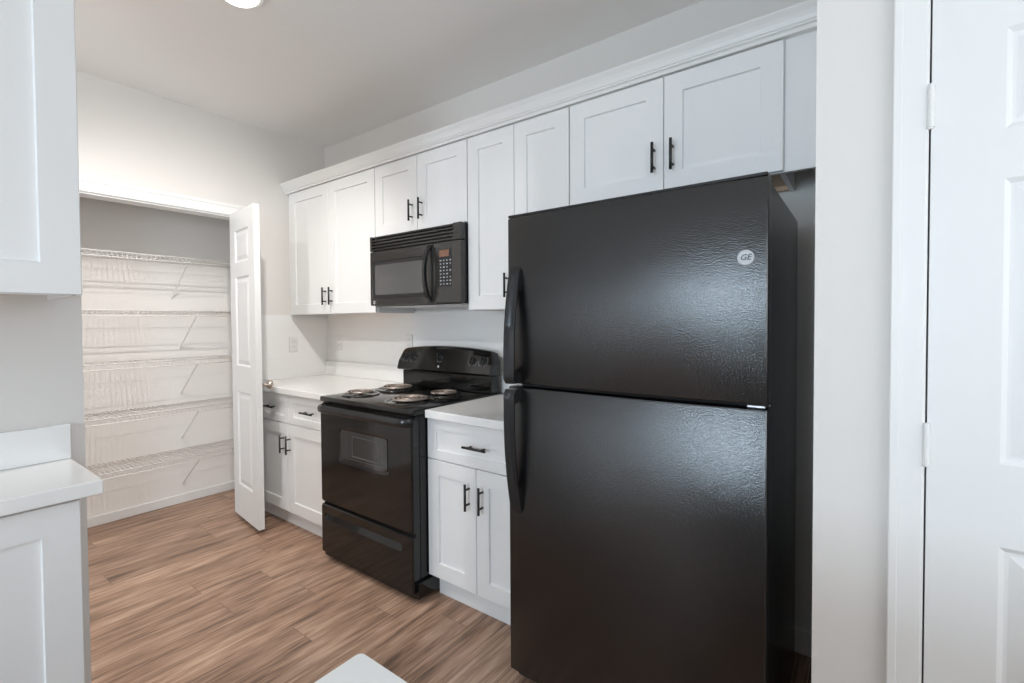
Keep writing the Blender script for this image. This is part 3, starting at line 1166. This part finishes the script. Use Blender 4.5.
def fridge_handle(z_flush, z_out, parent):
    """strip along the left edge: flush with the door at one end, standing off at the other"""
    bm = B()
    rings = []
    N = 26
    for k in range(N + 1):
        s = k / N
        z = z_flush + (z_out - z_flush) * s
        o = .010 + .042 * (1 - (1 - min(1, s / .80)) ** 2.0)
        if s > .955:
            o -= .012 * ((s - .955) / .045) ** 2
        if s < .05:
            o -= .009 * (1 - s / .05) ** 2
        x0, x1 = FX0 + .020, FX0 + .062
        yb = YF + .004 - .012
        y = yb - o
        inner = max(0.0, o - .018) if s < .90 else 0.0
        yi = yb - inner if s < .90 else yb + .012
        yi = yb + .012 if (s < .22) else yi
        rings.append([(x0, yi, z), (x0, y + .007, z), (x0 + .006, y, z), (x1 - .012, y + .001, z), (x1, y + .012, z), (x1, max(yi, y + .0125), z)])
    add_rings(bm, rings)
    o = obj('handle', bm, M['plastic'], parent)
    smooth_by_angle(o, 40)
    return o


fridge_handle(1.520, 1.108, fz)
fridge_handle(.640, 1.088, fd)
badge(face_y(YF - .010 + .0096), -.250, 1.489, .0205, fz)
bm = B()
add_box(bm, FX1 - .050, FX1 - .006, YF + .010, YF + .075, 1.0935, 1.1015, .002)
add_lathe(bm, (FX1 - .016, YF + .020, 1.0928), (0, 0, 1), [(0, 0), (.010, 0), (.010, .0095), (0, .0095)], 14)
obj('hinge', bm, M['chrome'], fr)['label'] = 'silver centre hinge'
bm = B()
add_box(bm, FX1 - .09, FX1 - .01, YF + .085, YF + .16, 1.6925, 1.707, .003)
obj('hinge_cover', bm, M['plastic'], fr)

# ------------------------------------------------------------------ wall plates


def plate(label, P, a, z, kind='outlet'):
    o = thing('wall_outlet', label, 'outlet', P(a, 0, z - .058), 'white outlets on the splashback')
    bm = B()
    rr = lambda ins, d: [P(x, d, y) for x, y in rrect(a - .035 + ins, a + .035 - ins, z - .0575 + ins, z + .0575 - ins, .004, 3)]
    add_rings(bm, [rr(0, 0), rr(0, -.003), rr(.003, -.006)])
    obj('cover_plate', bm, M['plate'], o)
    for dz in (-.020, .020):
        bm = B()
        r2 = lambda ins, d: [P(x, d, y) for x, y in rrect(a - .0165 + ins, a + .0165 - ins, z + dz - .014 + ins, z + dz + .014 - ins, .008, 4)]
        add_rings(bm, [r2(0, -.0061), r2(0, -.0072), r2(.001, -.0078)])
        s = obj('socket', bm, M['plate'], o)
        bm = B()
        for da, hh in ((-.0063, .0045), (.0063, .0038)):
            q = [P(a + da + i, -.0082, z + dz + .003 + j) for i, j in ((-.001, -hh), (.001, -hh), (.001, hh), (-.001, hh))]
            q0 = [P(a + da + i, -.0079, z + dz + .003 + j) for i, j in ((-.001, -hh), (.001, -hh), (.001, hh), (-.001, hh))]
            add_rings(bm, [q0, q])
        obj('slot', bm, M['slot'], s)
    return o


plate('white outlet plate on the side splashback nearest the pantry door', face_x(XP + .0082), 1.912, 1.165)
plate('white outlet plate on the back splashback close to the corner', face_y(YW - .0082), -3.264, 1.168)
plate('white outlet plate on the back splashback just left of the stove console', face_y(YW - .0082), -2.462, 1.185)

# ------------------------------------------------------------------ ceiling lights
for (x, y, lab, key, aim, cone, soft) in ((-2.10, .955, 'round white ceiling light glowing at the top edge left of centre', 'stove', (-1.15, .22, -2.0), 126, 1.0),
                           (-2.35, -.12, 'added unseen round white ceiling light in the passage behind the short left wall', 'passage', (0, 0, -1), 168, .45)):  # passage lamp is added to brighten the pantry
    t = thing('ceiling_light', lab, 'ceiling light', (x, y, ZC), 'round ceiling lights')
    bm = B()
    add_lathe(bm, (x, y, ZC - .0005), (0, 0, -1), [(.098, 0), (.098, .006), (.090, .012), (.078, .013), (.078, .004)], 40)
    obj('trim_ring', bm, M['trim'], t)
    bm = B()
    add_lathe(bm, (x, y, ZC - .005), (0, 0, -1), [(.077, 0), (.076, .010), (.060, .024), (.035, .033), (0, .036)], 40)
    obj('diffuser', bm, M['lens'], t)['label'] = 'lit white diffuser'
    pl = bpy.data.lights.new('lamp_light', 'SPOT')
    pl.spot_size = math.radians(cone)
    pl.spot_blend = soft
    pl.energy, pl.color = LIGHTS[key]
    pl.shadow_soft_size = .022
    po = bpy.data.objects.new('lamp_light', pl)
    COL.objects.link(po)
    po.location = (x, y, ZC - .072)
    po.rotation_euler = Vector(aim).to_track_quat('-Z', 'Y').to_euler()

# ------------------------------------------------------------------ pantry wire shelves
XSF = -3.722           # front of the shelves
names_ = ['top', 'second', 'middle', 'fourth', 'lowest']
labels_ = ['topmost white wire shelf in the pantry, seen from below', 'second white wire shelf from the top of the pantry, level with the microwave',
           'middle white wire shelf of the five in the pantry', 'second white wire shelf from the floor of the pantry', 'lowest white wire shelf in the pantry, just above the baseboard']


def shelf(label, z, yb):
    y0, y1 = .215, 1.785
    t = thing('wire_shelf', label, 'shelf', (XPB, (y0 + y1) / 2, z), 'white wire pantry shelves')
    bm = B()
    n = int((y1 - y0) / .0254)
    for k in range(n + 1):
        y = y0 + .006 + k * .0254
        add_tube(bm, [(XPB + .012, y, z), (XSF, y, z), (XSF + .003, y, z - .003), (XSF + .003, y, z - .032)], .0018, 5)
    for x in (XPB + .014, XPB + .16, XSF):
        add_tube(bm, [(x, y0, z - .003), (x, y1, z - .003)], .0025, 6)
    obj('wire_deck', bm, M['wire'], t)
    bm = B()
    add_tube(bm, [(XSF + .004, y0, z + .001), (XSF + .004, y1, z + .001)], .0032, 6)
    add_tube(bm, [(XSF + .004, y0, z - .032), (XSF + .004, y1, z - .032)], .0032, 6)
    obj('front_lip', bm, M['wire'], t)
    for y in (yb, yb - .76):
        bm = B()
        add_tube(bm, [(XSF + .006, y, z - .022), (XSF - .004, y, z - .030), (XPB + .010, y, z - .255), (XPB + .003, y, z - .262)], .0042, 8)
        br = obj('support_bracket', bm, M['wire'], t)
        bm = B()
        add_box(bm, XPB + .0005, XPB + .006, y - .008, y + .008, z - .275, z - .250, .001)
        obj('wall_clip', bm, M['wire'], br)


for lab, z, yb in zip(labels_, (1.776, 1.412, 1.078, .744, .405), (1.325, 1.372, 1.372, 1.372, 1.372)):
    shelf(lab, z, yb)
